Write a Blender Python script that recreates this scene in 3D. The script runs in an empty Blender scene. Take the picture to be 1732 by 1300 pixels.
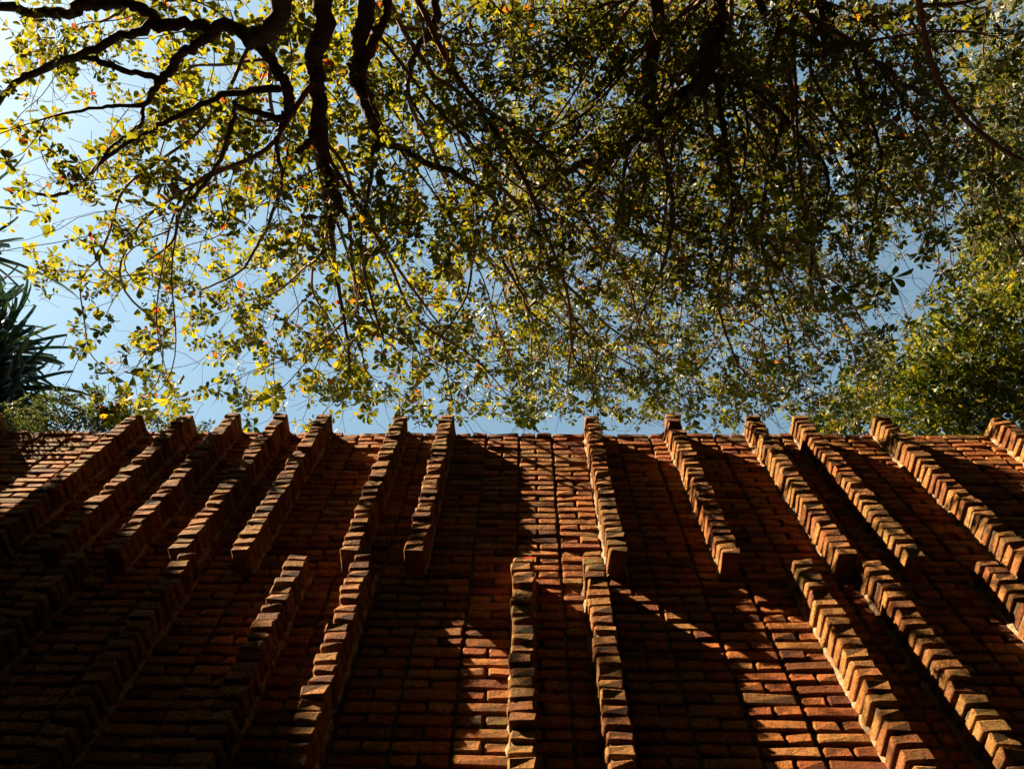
import bpy, math, random
import numpy as np
from mathutils import Vector, Matrix

random.seed(11)
RNG = np.random.default_rng(11)
SC = bpy.context.scene
COL = SC.collection
EYE = 1.55                                   # lens height above the ground (m)

# ------------------------------------------------------------------ camera
F_PX = 1150.0                                # focal length in pixels of a 1732 px wide picture
CX, CY = 866.0, 650.0
_Z = np.array([26.0, 495.0, -F_PX]); _Z /= np.linalg.norm(_Z)         # world up seen by the camera
_L = -(F_PX ** 2 + 83 * -495.0) / (26.0 + .0044 * -495.0)
_X = -np.array([_L, -(83 + .0044 * _L), -F_PX]); _X /= np.linalg.norm(_X)
_Y = np.cross(_Z, _X)
CAMROT = np.array([_X, _Y, _Z])              # camera axes -> world axes
cam_data = bpy.data.cameras.new('camera')
cam = bpy.data.objects.new('camera', cam_data)
COL.objects.link(cam)
cam.matrix_world = Matrix.Translation((0, 0, EYE)) @ Matrix(CAMROT.tolist()).to_4x4()
cam_data.sensor_fit = 'HORIZONTAL'
cam_data.sensor_width = 36.0
cam_data.lens = F_PX / 1732.0 * 36.0
cam_data.clip_start = 0.05
cam_data.clip_end = 2000.0
SC.camera = cam

def ray(u, v):
    return CAMROT @ np.array([u - CX, CY - v, -F_PX])

def at(u, v, h):
    """world point on the sight line through (u, v), h metres above the lens"""
    r = ray(u, v)
    r = r * (h / r[2])
    return np.array([r[0], r[1], h + EYE])

# ------------------------------------------------------------------ sun and sky
SUN_TO = np.array([-3.8, -1.0, 3.8]); SUN_TO /= np.linalg.norm(SUN_TO)
sun_data = bpy.data.lights.new('sun', 'SUN')
sun_data.energy = 5.0
sun_data.angle = math.radians(0.53)
sun_data.color = (1.0, 0.80, 0.50)
sun = bpy.data.objects.new('sun', sun_data)
COL.objects.link(sun)
sun.rotation_euler = Vector((-SUN_TO).tolist()).to_track_quat('-Z', 'Y').to_euler()
world = bpy.data.worlds.new('World')
SC.world = world
world.use_nodes = True
wn = world.node_tree.nodes
bg = wn['Background']
sky = wn.new('ShaderNodeTexSky')
sky.sky_type = 'NISHITA'
sky.sun_disc = False
sky.sun_elevation = math.asin(SUN_TO[2])
sky.sun_rotation = math.atan2(SUN_TO[0], SUN_TO[1])
sky.air_density = 1.05
sky.dust_density = 0.2
sky.ozone_density = 0.6
balance = wn.new('ShaderNodeMixRGB')          # the photograph's warm white balance, the same over the whole sky
balance.blend_type = 'MULTIPLY'
balance.inputs[0].default_value = 1.0
balance.inputs[2].default_value = (.95, .94, .70, 1)
world.node_tree.links.new(sky.outputs[0], balance.inputs[1])
world.node_tree.links.new(balance.outputs[0], bg.inputs[0])
bg.inputs[1].default_value = 0.05
SC.view_settings.view_transform = 'Standard'
SC.view_settings.look = 'None'
SC.view_settings.gamma = 1.0
SC.view_settings.use_curve_mapping = False
SC.view_settings.exposure = 2.78
SC.cycles.max_bounces = 6
SC.cycles.diffuse_bounces = 4
SC.cycles.transmission_bounces = 4
SC.cycles.transparent_max_bounces = 4

# ------------------------------------------------------------------ materials
class NT:
    def __init__(self, name):
        self.m = bpy.data.materials.new(name)
        self.m.use_nodes = True
        self.t = self.m.node_tree
        self.t.nodes.clear()
        self.out = self.n('ShaderNodeOutputMaterial')
    def n(self, typ, **kw):
        nd = self.t.nodes.new(typ)
        for k, v in kw.items():
            setattr(nd, k, v)
        return nd
    def l(self, a, b):
        self.t.links.new(a, b)
    def noise(self, vec, scale, detail=4, rough=.6):
        nd = self.n('ShaderNodeTexNoise')
        nd.inputs['Scale'].default_value = scale
        nd.inputs['Detail'].default_value = detail
        nd.inputs['Roughness'].default_value = rough
        self.l(vec, nd.inputs['Vector'])
        return nd.outputs['Fac']
    def ramp(self, fac, stops, interp='LINEAR'):
        nd = self.n('ShaderNodeValToRGB')
        cr = nd.color_ramp
        cr.interpolation = interp
        while len(cr.elements) < len(stops):
            cr.elements.new(0.5)
        for e, (p, c) in zip(cr.elements, stops):
            e.position = p
            e.color = (c[0], c[1], c[2], 1) if not isinstance(c, (int, float)) else (c, c, c, 1)
        self.l(fac, nd.inputs[0])
        return nd.outputs[0]
    def math(self, op, a, b):
        nd = self.n('ShaderNodeMath', operation=op)
        for i, v in enumerate((a, b)):
            if isinstance(v, (int, float)):
                nd.inputs[i].default_value = v
            else:
                self.l(v, nd.inputs[i])
        return nd.outputs[0]
    def mix(self, fac, a, b, mode='MIX'):
        nd = self.n('ShaderNodeMixRGB', blend_type=mode)
        for i, v in enumerate((fac, a, b)):
            if isinstance(v, (int, float)):
                nd.inputs[i].default_value = v
            elif isinstance(v, tuple):
                nd.inputs[i].default_value = (*v, 1)
            else:
                self.l(v, nd.inputs[i])
        return nd.outputs[0]

def brick_material(name, stops, moss):
    k = NT(name)
    pos = k.n('ShaderNodeNewGeometry').outputs['Position']
    rnd = k.n('ShaderNodeObjectInfo').outputs['Random']
    tint = k.n('ShaderNodeAttribute', attribute_name='tint').outputs['Fac']
    r = k.math('FRACT', k.math('ADD', rnd, k.math('MULTIPLY', tint, 3.7)), 0.0)
    base = k.ramp(r, stops)
    n1 = k.noise(pos, 30, 5, .75)
    base = k.mix(.8, base, k.ramp(n1, [(.3, .45), (.5, 1.0), (.7, 1.6)]), 'MULTIPLY')
    # moss and lichen sit in broad patches, thicker on some bricks
    n2 = k.noise(pos, 2.6, 3, .5)
    n3 = k.noise(pos, 55, 3, .6)
    patch = k.math('ADD', k.math('MULTIPLY', n2, .75), k.math('ADD', k.math('MULTIPLY', n3, .55), k.math('MULTIPLY', r, .09)))
    base = k.mix(k.ramp(patch, [(moss, 0.0), (moss + .2, .8)]), base, (.19, .135, .034))
    n4 = k.noise(pos, 125, 4, .65)
    base = k.mix(k.ramp(n4, [(.58, 0.0), (.66, .8)]), base, (.07, .035, .022))
    bs = k.n('ShaderNodeBsdfPrincipled')
    bs.inputs['Roughness'].default_value = .92
    bs.inputs['Specular IOR Level'].default_value = .15
    k.l(base, bs.inputs['Base Color'])
    h1 = k.noise(pos, 75, 7, .82)
    h2 = k.noise(pos, 27, 4, .6)
    v = k.n('ShaderNodeTexVoronoi')
    v.inputs['Scale'].default_value = 60
    k.l(pos, v.inputs['Vector'])
    pit = k.ramp(v.outputs['Distance'], [(.05, 0.0), (.35, 1.0)])
    h = k.math('ADD', k.math('MULTIPLY', h1, 1.1), k.math('ADD', k.math('MULTIPLY', h2, 1.3), k.math('MULTIPLY', pit, .3)))
    bp = k.n('ShaderNodeBump')
    bp.inputs['Strength'].default_value = 1.0
    bp.inputs['Distance'].default_value = .042
    k.l(h, bp.inputs['Height'])
    k.l(bp.outputs[0], bs.inputs['Normal'])
    k.l(bs.outputs[0], k.out.inputs[0])
    return k.m

def plain_material(name, c1, c2, scale, rough=.9, bump=.5, dist=.01, stretch=None):
    k = NT(name)
    pos = k.n('ShaderNodeNewGeometry').outputs['Position']
    n1 = k.noise(pos, scale, 5, .65)
    bs = k.n('ShaderNodeBsdfPrincipled')
    bs.inputs['Roughness'].default_value = rough
    bs.inputs['Specular IOR Level'].default_value = .2
    k.l(k.ramp(n1, [(.3, c1), (.7, c2)]), bs.inputs['Base Color'])
    bp = k.n('ShaderNodeBump')
    bp.inputs['Strength'].default_value = bump
    bp.inputs['Distance'].default_value = dist
    k.l(k.noise(pos, scale * 2.2, 5, .7), bp.inputs['Height'])
    k.l(bp.outputs[0], bs.inputs['Normal'])
    k.l(bs.outputs[0], k.out.inputs[0])
    return k.m

def leaf_material(name, refl, trans, mixfac=.55, rough=.6, spec=.010):
    """thin leaf: refl / trans are colour ramps over a per-leaf random value"""
    k = NT(name)
    tint = k.n('ShaderNodeAttribute', attribute_name='tint').outputs['Fac']
    rnd = k.n('ShaderNodeObjectInfo').outputs['Random']
    r = tint
    pos = k.n('ShaderNodeNewGeometry').outputs['Position']
    n = k.noise(pos, 60, 2, .5)
    shade = k.ramp(n, [(.3, .75), (.7, 1.15)])
    d = k.n('ShaderNodeBsdfDiffuse')
    k.l(k.mix(1.0, k.ramp(r, refl), shade, 'MULTIPLY'), d.inputs['Color'])
    t = k.n('ShaderNodeBsdfTranslucent')
    k.l(k.mix(1.0, k.ramp(r, trans), shade, 'MULTIPLY'), t.inputs['Color'])
    g = k.n('ShaderNodeBsdfGlossy')
    g.inputs['Roughness'].default_value = rough
    g.inputs['Color'].default_value = (.9, .95, 1, 1)
    m1 = k.n('ShaderNodeMixShader'); m1.inputs[0].default_value = mixfac
    k.l(d.outputs[0], m1.inputs[1]); k.l(t.outputs[0], m1.inputs[2])
    fr = k.n('ShaderNodeFresnel'); fr.inputs['IOR'].default_value = 1.35
    m2 = k.n('ShaderNodeMixShader')
    k.l(k.math('MULTIPLY', fr.outputs[0], spec * 5), m2.inputs[0])
    k.l(m1.outputs[0], m2.inputs[1]); k.l(g.outputs[0], m2.inputs[2])
    k.l(m2.outputs[0], k.out.inputs[0])
    return k.m

M_BRICK = brick_material('old_brick', [(0.0, (.12, .032, .012)), (.2, (.31, .078, .020)), (.45, (.43, .128, .028)),
    (.68, (.45, .160, .036)), (.84, (.43, .185, .056)), (.93, (.37, .115, .032)), (1.0, (.14, .045, .018))], .71)
M_WEATHERED = brick_material('weathered_brick', [(0.0, (.16, .052, .019)), (.2, (.29, .105, .034)), (.5, (.41, .180, .056)),
    (.72, (.39, .180, .054)), (.88, (.37, .115, .032)), (1.0, (.18, .080, .034))], .71)
M_JOINT = plain_material('dirty_shaded_joint_mortar', (.045, .028, .017), (.13, .080, .047), 30, .95, .8, .008)  # dark with dirt, and with the shade of deep joints put into the colour
M_MORTAR = plain_material('lime_mortar', (.10, .062, .038), (.26, .175, .105), 30, .95, .8, .008)
M_GROUND = plain_material('leaf_litter_earth', (.022, .015, .009), (.06, .042, .024), 5, .95, .8, .03)
M_BARK = plain_material('dark_bark', (.020, .013, .009), (.10, .066, .044), 38, .92, .9, .012)
M_TWIG = plain_material('twig_bark', (.085, .042, .022), (.21, .115, .062), 60, .9, .2, .004)
M_LEAF_A = leaf_material('sunlit_leaf',
    [(0, (0.0264, 0.0308, 0.0060)), (.6, (0.0480, 0.0484, 0.0080)), (.88, (0.0960, 0.0682, 0.0100)), (.95, (0.1800, 0.0605, 0.0100)), (1, (0.1560, 0.0275, 0.0080))],
    [(0, (0.0423, 0.0558, 0.0037)), (.4, (0.1340, 0.1345, 0.0059)), (.8, (0.2609, 0.2165, 0.0074)), (.89, (0.3103, 0.2099, 0.0074)), (.94, (0.3103, 0.0984, 0.0074)), (1, (0.2962, 0.0328, 0.0074))])
M_LEAF_B = leaf_material('dense_leaf',
    [(0, (0.0238, 0.0348, 0.0072)), (.7, (0.0476, 0.0522, 0.0096)), (.93, (0.1020, 0.0696, 0.0120)), (1, (0.1870, 0.0522, 0.0096))],
    [(0, (0.0345, 0.0530, 0.0051)), (.6, (0.1048, 0.1070, 0.0068)), (.88, (0.2342, 0.1684, 0.0076)), (1, (0.3697, 0.0918, 0.0085))])
M_LEAF_C = leaf_material('yellow_green_leaf',
    [(0, (0.0264, 0.0422, 0.0064)), (.6, (0.0484, 0.0616, 0.0080)), (1, (0.0880, 0.0792, 0.0112))],
    [(0, (0.0284, 0.0472, 0.0035)), (.6, (0.1053, 0.1089, 0.0055)), (1, (0.2754, 0.2033, 0.0083))])
M_LEAF_D = leaf_material('small_grey_leaf',
    [(0, (0.0176, 0.0256, 0.0104)), (1, (0.0360, 0.0440, 0.0176))],
    [(0, (0.0275, 0.0385, 0.0084)), (1, (0.0660, 0.0770, 0.0140))])
M_STRAP = leaf_material('strap_leaf',
    [(0, (.010, .020, .014)), (.8, (.022, .038, .022)), (1, (.09, .10, .02))],
    [(0, (.015, .04, .02)), (.8, (.03, .07, .025)), (1, (.25, .28, .03))], .3, .5, .05)
M_RED = leaf_material('dry_red_leaf', [(0, (.30, .025, .018)), (1, (.34, .035, .02))], [(0, (.3, .02, .01)), (1, (.3, .03, .01))])
M_DRY = leaf_material('dry_brown_leaf', [(0, (.10, .07, .05)), (1, (.20, .15, .11))], [(0, (.08, .05, .03)), (1, (.1, .06, .03))])

# ------------------------------------------------------------------ mesh helpers
def make_mesh(name, verts, faces, mat, tint=None, smooth=False, flat=None):
    """verts (n,3) array; faces (m,k) array or a list of such arrays; tint: one value per face of each array"""
    me = bpy.data.meshes.new(name)
    fl = faces if isinstance(faces, list) else [faces]
    fl = [np.asarray(f, dtype=np.int32) for f in fl if len(f)]
    nl = sum(f.size for f in fl); nf = sum(len(f) for f in fl)
    me.vertices.add(len(verts)); me.loops.add(nl); me.polygons.add(nf)
    me.vertices.foreach_set('co', np.asarray(verts, dtype=np.float32).ravel())
    me.loops.foreach_set('vertex_index', np.concatenate([f.ravel() for f in fl]))
    tot = np.concatenate([np.full(len(f), f.shape[1], np.int32) for f in fl])
    st = np.concatenate([[0], np.cumsum(tot)[:-1]]).astype(np.int32)
    me.polygons.foreach_set('loop_start', st)
    me.polygons.foreach_set('loop_total', tot)
    if smooth:
        me.polygons.foreach_set('use_smooth', np.ones(nf, bool) if flat is None else ~np.asarray(flat))
    me.update(calc_edges=True)
    if tint is not None:
        a = me.attributes.new('tint', 'FLOAT', 'FACE')
        a.data.foreach_set('value', np.asarray(tint, dtype=np.float32))
    me.materials.append(mat)
    return me

def link(name, me, parent=None, loc=None):
    o = bpy.data.objects.new(name, me)
    COL.objects.link(o)
    if parent is not None:
        o.parent = parent
    if loc is not None:
        o.location = loc
    return o

def thing(name, label, cat, loc=(0, 0, 0), group=None):
    o = bpy.data.objects.new(name, None)
    COL.objects.link(o)
    o.location = loc
    o['label'] = label
    o['category'] = cat
    if group:
        o['group'] = group
    return o

def tube_arrays(pts, radii, sides, rough=0.0):
    pts = np.asarray(pts, float); n = len(pts)
    t = np.gradient(pts, axis=0); t /= np.linalg.norm(t, axis=1)[:, None] + 1e-9
    ref = np.array([0.3, 0.2, 1.0]) if abs(t[0][2]) < .9 else np.array([1.0, 0.2, 0.1])
    u = np.cross(t[0], ref); u /= np.linalg.norm(u)
    ang = np.arange(sides) / sides * 2 * np.pi
    rings = []
    for i in range(n):
        u = u - t[i] * np.dot(u, t[i]); u /= np.linalg.norm(u) + 1e-9
        w = np.cross(t[i], u)
        rr = radii[i] * (1 + rough * (RNG.random(sides) - .5)) if rough else radii[i]
        rings.append(pts[i] + (np.cos(ang) * rr)[:, None] * u + (np.sin(ang) * rr)[:, None] * w)
    v = np.concatenate(rings)
    a = np.arange(sides); b = (a + 1) % sides
    f = np.concatenate([np.stack([i * sides + a, i * sides + b, (i + 1) * sides + b, (i + 1) * sides + a], 1) for i in range(n - 1)])
    return v, f

class Bag:
    """collects quad/triangle arrays into one mesh"""
    def __init__(self):
        self.v = []; self.f = {}; self.t = {}; self.n = 0
    def add(self, v, f, tint=None):
        f = np.asarray(f); kx = f.shape[1]
        self.f.setdefault(kx, []).append(f + self.n)
        self.t.setdefault(kx, []).append(np.full(len(f), 0.5 if tint is None else tint) if np.ndim(tint) == 0 else tint)
        self.v.append(v); self.n += len(v)
    def mesh(self, name, mat, smooth=False, brick=False):
        ks = sorted(self.f)
        fl = None
        if brick:                                 # the six big faces of each brick stay flat
            fl = np.concatenate([np.zeros(sum(len(f) for f in self.f[k]), bool) if k == 3 else
                                 np.concatenate([Q_FLAT if len(f) == 18 else np.ones(len(f), bool) for f in self.f[k]]) for k in ks])
        return make_mesh(name, np.concatenate(self.v), [np.concatenate(self.f[k]) for k in ks], mat,
                         np.concatenate([np.concatenate(self.t[k]) for k in ks]), smooth, fl)

def smooth_path(p, n):
    """Catmull-Rom through the rows of p (any number of columns)"""
    p = np.asarray(p, float)
    q = np.vstack([2 * p[0] - p[1], p, 2 * p[-1] - p[-2]])
    out = []
    for i in range(1, len(q) - 2):
        for s in np.linspace(0, 1, n, endpoint=False):
            a, b, c, d = q[i - 1], q[i], q[i + 1], q[i + 2]
            out.append(.5 * (2 * b + (c - a) * s + (2 * a - 5 * b + 4 * c - d) * s * s + (3 * b - a - 3 * c + d) * s ** 3))
    out.append(q[-2])
    return np.array(out)

# ------------------------------------------------------------------ ground
g = np.array([[-400, -400, 0], [400, -400, 0], [400, 400, 0], [-400, 400, 0]], float)
ground = link('ground', make_mesh('ground', g, np.array([[0, 1, 2, 3]]), M_GROUND))
ground['kind'] = 'structure'

# ------------------------------------------------------------------ brick wall
WALL_Y = 2.24
WALL_TOP = EYE + 4.325
COURSE = 0.0582
COLW = 0.2285
COL0 = 0.18
RIB_P = 0.142
RIB_W = 0.098

CH_SIGNS = [(sx, sy, sz) for sx in (-1, 1) for sy in (-1, 1) for sz in (-1, 1)]
def chamfer_box(w, d, h, b, jit):
    """24 corner points, 6 faces + 12 edge strips + 8 corner triangles: a worn brick, 44 triangles"""
    hw, hd, hh = w / 2, d / 2, h / 2
    V = []; idx = {}
    for s in CH_SIGNS:
        j = (RNG.random(3) - .5) * 2 * jit
        bb = b * RNG.uniform(.6, 1.7)
        for ax in range(3):
            e = [hw, hd, hh]
            c = [(e[i] - (0 if i == ax else min(bb, e[i] * .8))) * s[i] + j[i] for i in range(3)]
            idx[(s, ax)] = len(V); V.append(c)
    Q = []; T = []
    def orient(f):
        p = np.array([V[i] for i in f]); nrm = np.cross(p[1] - p[0], p[2] - p[0])
        return f if np.dot(nrm, p.mean(0)) > 0 else f[::-1]
    for ax in range(3):
        o = [i for i in range(3) if i != ax]
        for sg in (-1, 1):
            loop = []
            for (a, c) in ((-1, -1), (1, -1), (1, 1), (-1, 1)):
                s = [0, 0, 0]; s[ax] = sg; s[o[0]] = a; s[o[1]] = c
                loop.append(idx[(tuple(s), ax)])
            Q.append(orient(loop))
        for (a, c) in ((-1, -1), (1, -1), (1, 1), (-1, 1)):        # edges that run along ax
            s1 = [0, 0, 0]; s1[ax] = -1; s1[o[0]] = a; s1[o[1]] = c
            s2 = list(s1); s2[ax] = 1
            Q.append(orient([idx[(tuple(s1), o[0])], idx[(tuple(s2), o[0])], idx[(tuple(s2), o[1])], idx[(tuple(s1), o[1])]]))
    for s in CH_SIGNS:
        T.append(orient([idx[(s, 0)], idx[(s, 1)], idx[(s, 2)]]))
    return np.array(V), np.array(Q), np.array(T)          # Q: per axis two faces, then four edge strips
Q_FLAT = np.array([i % 6 < 2 for i in range(18)])

def rot_small(rx, ry, rz):
    return np.array(Matrix.Rotation(rz, 3, 'Z') @ Matrix.Rotation(ry, 3, 'Y') @ Matrix.Rotation(rx, 3, 'X'))

NVAR = 10
DEPTH = 0.075
KIND = {
    'stretcher': [chamfer_box(COLW - .016, DEPTH, .048, .0065, .0030) for _ in range(NVAR)],
    'header': [chamfer_box(COLW / 2 - .013, DEPTH, .047, .0065, .0030) for _ in range(NVAR)],
    'rib': [chamfer_box(RIB_W, RIB_P + .02, .0468, .0070, .0060) for _ in range(NVAR)],
}
SHARED = {}
def shared_brick(kind, i):
    if (kind, i) not in SHARED:
        V, Q, T = KIND[kind][i]
        SHARED[(kind, i)] = make_mesh('brick', V, [T, Q], M_WEATHERED if kind == 'rib' else M_BRICK, np.zeros(len(Q) + len(T)), True, np.concatenate([np.zeros(len(T), bool), Q_FLAT]))
    return SHARED[(kind, i)]

wall = thing('brick_wall', 'tall old red brick wall with two staggered rows of projecting vertical ribs', 'wall', (0, WALL_Y, 0))
wall['kind'] = 'thing'
X0, X1 = -7.0, 7.0
# core of mortar and rubble: its face lies at the bottom of the joints
core_v = np.array([[x, y, z] for x in (X0, X1) for y in (.021, .36) for z in (0.0, WALL_TOP - .005)])
core_f = np.array([[0, 1, 3, 2], [4, 6, 7, 5], [0, 4, 5, 1], [2, 3, 7, 6], [1, 5, 7, 3], [0, 2, 6, 4]])
link('mortar', make_mesh('mortar', core_v, core_f, M_JOINT), wall)

# right front edges of the ribs (x), upper row hangs from the wall top, lower row starts where that ends
UPPER = [-5.42, -4.86, -4.30, -3.75, -2.738, -2.372, -2.040, -1.698, -1.385, -.838, -.508, .508, 1.068, 1.634, 1.962, 2.524, 3.33, 3.9, 4.46]
LOWER = [-4.6, -4.04, -3.1, -2.200, -1.638, -1.080, -.752, .036, .384, 1.398, 1.730, 2.292, 3.2, 3.75]
NU = 27
RIB_ROWS = [(UPPER, 0, NU), (LOWER, NU, 27)]
ribs = []
for xs, c0, nc in RIB_ROWS:
    for xr in xs:
        ribs.append((xr, c0, nc))

def covered(xa, xb, c):
    for xr, c0, nc in ribs:
        if c0 <= c < c0 + nc and xr - RIB_W - .004 < xa and xb < xr + .004:
            return True
    return False

def project(p):
    c = CAMROT.T @ (np.asarray(p) - np.array([0, 0, EYE]))
    return CX + F_PX * c[0] / -c[2], CY - F_PX * c[1] / -c[2], -c[2]

NC = int(WALL_TOP / COURSE)
specs = []
for c in range(NC):
    z = WALL_TOP - (c + .5) * COURSE
    for q in range(int((X0 - COL0) / COLW), int((X1 - COL0) / COLW)):
        xa = COL0 + q * COLW
        if (q + c) % 2 == 0:
            cells = [('stretcher', xa + COLW / 2)]
        else:
            sh = RNG.normal(0, .006)
            cells = [('header', xa + COLW * .25 + sh * .4), ('header', xa + COLW * .75 + sh * .4)]
        for kind, x in cells:
            hw = (COLW if kind == 'stretcher' else COLW / 2) / 2
            if covered(x - hw + .01, x + hw - .01, c):
                continue
            u, v, dep = project((x, WALL_Y, z))
            vis = -60 < u < 1792 and 690 < v < 1330
            specs.append((kind, x, z, c, vis, 1 / dep ** 2 * hw if vis else 0, u, v))
order = sorted(range(len(specs)), key=lambda i: -specs[i][5])
single = set()
for i in order:
    k, x, z, c, vis, a, u, v = specs[i]
    if 20 < u < 1712 and v < 1290 and len(single) < 300:
        single.add(i)
rest = Bag()
far = Bag()
for i, (kind, x, z, c, vis, a, u, v) in enumerate(specs):
    y = RNG.normal(0, .0035) + DEPTH / 2
    if c == 0:
        y -= .004
    rx, ry, rz = RNG.normal(0, .030), RNG.normal(0, .010), RNG.normal(0, .022)
    dz = RNG.normal(0, .0014)
    if RNG.random() < .03:
        y += .012
    if i in single:
        o = link('brick', shared_brick(kind, int(RNG.integers(NVAR))), wall, (x, y, z + dz))
        o.rotation_euler = (rx, ry, rz)
        continue
    if vis or (abs(x) < 5.2 and z > 2.6):
        V, Q, T = KIND[kind][int(RNG.integers(NVAR))]
        P = V @ rot_small(rx, ry, rz).T + np.array([x, y, z + dz])
        tt = RNG.random()
        rest.add(P, Q, tt); rest.add(np.zeros((0, 3)), T - len(P), tt)
    else:
        w = COLW - .014 if kind == 'stretcher' else COLW / 2 - .012
        b = np.array([[sx * w / 2 + x, sy * DEPTH / 2 + y, sz * .0235 + z] for sx in (-1, 1) for sy in (-1, 1) for sz in (-1, 1)])
        rest.add(b, np.array([[0, 1, 3, 2], [4, 6, 7, 5], [0, 4, 5, 1], [2, 3, 7, 6], [1, 5, 7, 3], [0, 2, 6, 4]]), RNG.random())
o = link('brickwork', rest.mesh('brickwork', M_BRICK, True, True), wall)
o['kind'] = 'stuff'

# ribs: each a stack of headers laid across, with mortar between them
for xr, c0, nc in ribs:
    rib = bpy.data.objects.new('rib', None)
    COL.objects.link(rib)
    rib.parent = wall
    ztop = WALL_TOP - c0 * COURSE + (.012 if c0 == 0 else 0)
    rib.location = (xr - RIB_W / 2, 0, ztop - nc * COURSE)
    hgt = nc * COURSE
    m = Bag()
    hw = RIB_W / 2 - .013
    zb = np.linspace(.012, hgt - .014, nc * 2)
    for k in range(len(zb) - 1):
        jx, jy = RNG.normal(0, .0018, 2)
        b = np.array([[sx * hw + jx, (.03 if sy > 0 else -RIB_P + .022 + jy), zb[k + (1 if sz > 0 else 0)]] for sx in (-1, 1) for sy in (-1, 1) for sz in (-1, 1)])
        m.add(b, np.array([[0, 1, 3, 2], [4, 6, 7, 5], [0, 4, 5, 1], [1, 5, 7, 3], [0, 2, 6, 4]]))
    link('mortar', m.mesh('mortar', M_JOINT), rib)
    m = Bag()
    for sd in (-1, 1):                             # mortar squeezed into the corner between rib and wall
        zc = np.arange(0, hgt - .01, .03); n = len(zc)
        wd_ = np.clip(.007 + RNG.normal(0, .004, n), .001, .016) * (RNG.random(n) > .25)
        ex = sd * RIB_W / 2
        pts = np.stack([np.stack([np.full(n, ex - sd * .006), -.010 - wd_, zc], 1),
                        np.stack([ex + sd * wd_, -.002 + RNG.normal(0, .002, n), zc], 1),
                        np.stack([ex + sd * (wd_ + .004), np.full(n, .02), zc], 1)], 1).reshape(-1, 3)
        a = np.arange(n - 1) * 3
        m.add(pts, np.concatenate([np.stack([a, a + 1, a + 4, a + 3], 1), np.stack([a + 1, a + 2, a + 5, a + 4], 1)]))
    link('mortar', m.mesh('mortar', M_MORTAR), rib)
    for k in range(nc):
        z = hgt - (k + .5) * COURSE
        o = link('brick', shared_brick('rib', int(RNG.integers(NVAR))), rib,
                 (RNG.normal(0, .0030), -RIB_P / 2 + .01 + RNG.normal(0, .0042), z + RNG.normal(0, .0012)))
        o.rotation_euler = (RNG.normal(0, .038), RNG.normal(0, .024), RNG.normal(0, .036))
        s = RNG.normal(1, .025)
        o.scale = (s, 1, RNG.normal(1, .03))

# ------------------------------------------------------------------ leaves
# leaf blade: x along the leaf, y across, z up; a shallow fold along the midrib
LEAF_V = np.array([[0, 0, 0], [.10, 0, .0], [.42, 0, -.03], [.74, 0, -.015], [1.0, 0, -.06],
                   [.12, .025, .01], [.42, .17, .03], [.74, .25, .045], [.93, .14, .0],
                   [.12, -.025, .01], [.42, -.17, .03], [.74, -.25, .045], [.93, -.14, .0]])
LEAF_Q = np.array([[1, 2, 6, 5], [2, 3, 7, 6], [2, 1, 9, 10], [3, 2, 10, 11], [4, 8, 7, 3], [3, 11, 12, 4]])
LEAF_T = np.array([[0, 1, 5], [1, 0, 9]])
SMALL_V = np.array([[0, 0, 0], [.45, .22, .04], [1, 0, -.05], [.45, -.22, .04], [.5, 0, -.03]])
SMALL_T = np.array([[0, 4, 1], [4, 2, 1], [0, 3, 4], [3, 2, 4]])

def unit(a):
    return a / (np.linalg.norm(a, axis=-1, keepdims=True) + 1e-9)

def leaf_frames(base, direc, up, size, wid=None):
    """(n,3) origins, pointing directions and rough up vectors -> (n,13,3) blades"""
    x = unit(direc); y = unit(np.cross(up, x)); z = np.cross(x, y)
    return x, y, z

def leaves_mesh(name, base, direc, up, size, tint, mat, width=1.0, small=False):
    V = SMALL_V if small else LEAF_V
    x, y, z = leaf_frames(base, direc, up, size)
    n = len(base)
    s = size[:, None, None]
    curl = RNG.uniform(.3, 2.2, n)[:, None, None]
    P = base[:, None, :] + s * (V[None, :, 0:1] * x[:, None] + V[None, :, 1:2] * width * y[:, None] + V[None, :, 2:3] * curl * z[:, None])
    off = (np.arange(n) * len(V))[:, None, None]
    if small:
        faces = [(SMALL_T[None] + off).reshape(-1, 3)]; tt = np.repeat(tint, len(SMALL_T))
    else:
        faces = [(LEAF_T[None] + off).reshape(-1, 3), (LEAF_Q[None] + off).reshape(-1, 4)]
        tt = np.concatenate([np.repeat(tint, 2), np.repeat(tint, 6)])
    return make_mesh(name, P.reshape(-1, 3), faces, mat, tt, True)

def rosettes(pts, axis, lo, hi, size, droop=.15):
    size = np.broadcast_to(size, (len(pts),))
    """whorls of leaves round the twig tips"""
    B = []; D = []; U = []; S = []
    for p, a, sz in zip(pts, axis, size):
        n = int(RNG.integers(lo, hi + 1))
        a = a / (np.linalg.norm(a) + 1e-9)
        r = np.cross(a, RNG.normal(size=3)); r /= np.linalg.norm(r)
        q = np.cross(a, r)
        ph = RNG.random() * 6.28
        k = sz * RNG.uniform(.6, 1.25)
        for i in range(n):
            t = ph + i * 6.283 / n + RNG.normal(0, .25)
            d = np.cos(t) * r + np.sin(t) * q + a * RNG.uniform(-.1, .75) + np.array([0, 0, -droop])
            B.append(p + a * RNG.normal(0, .012) + unit(d) * .006); D.append(d)
            U.append(a + RNG.normal(0, .35, 3) + np.array([0, 0, .25])); S.append(k * RNG.uniform(.6, 1.15))
    return np.array(B), np.array(D), np.array(U), np.array(S)

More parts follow.
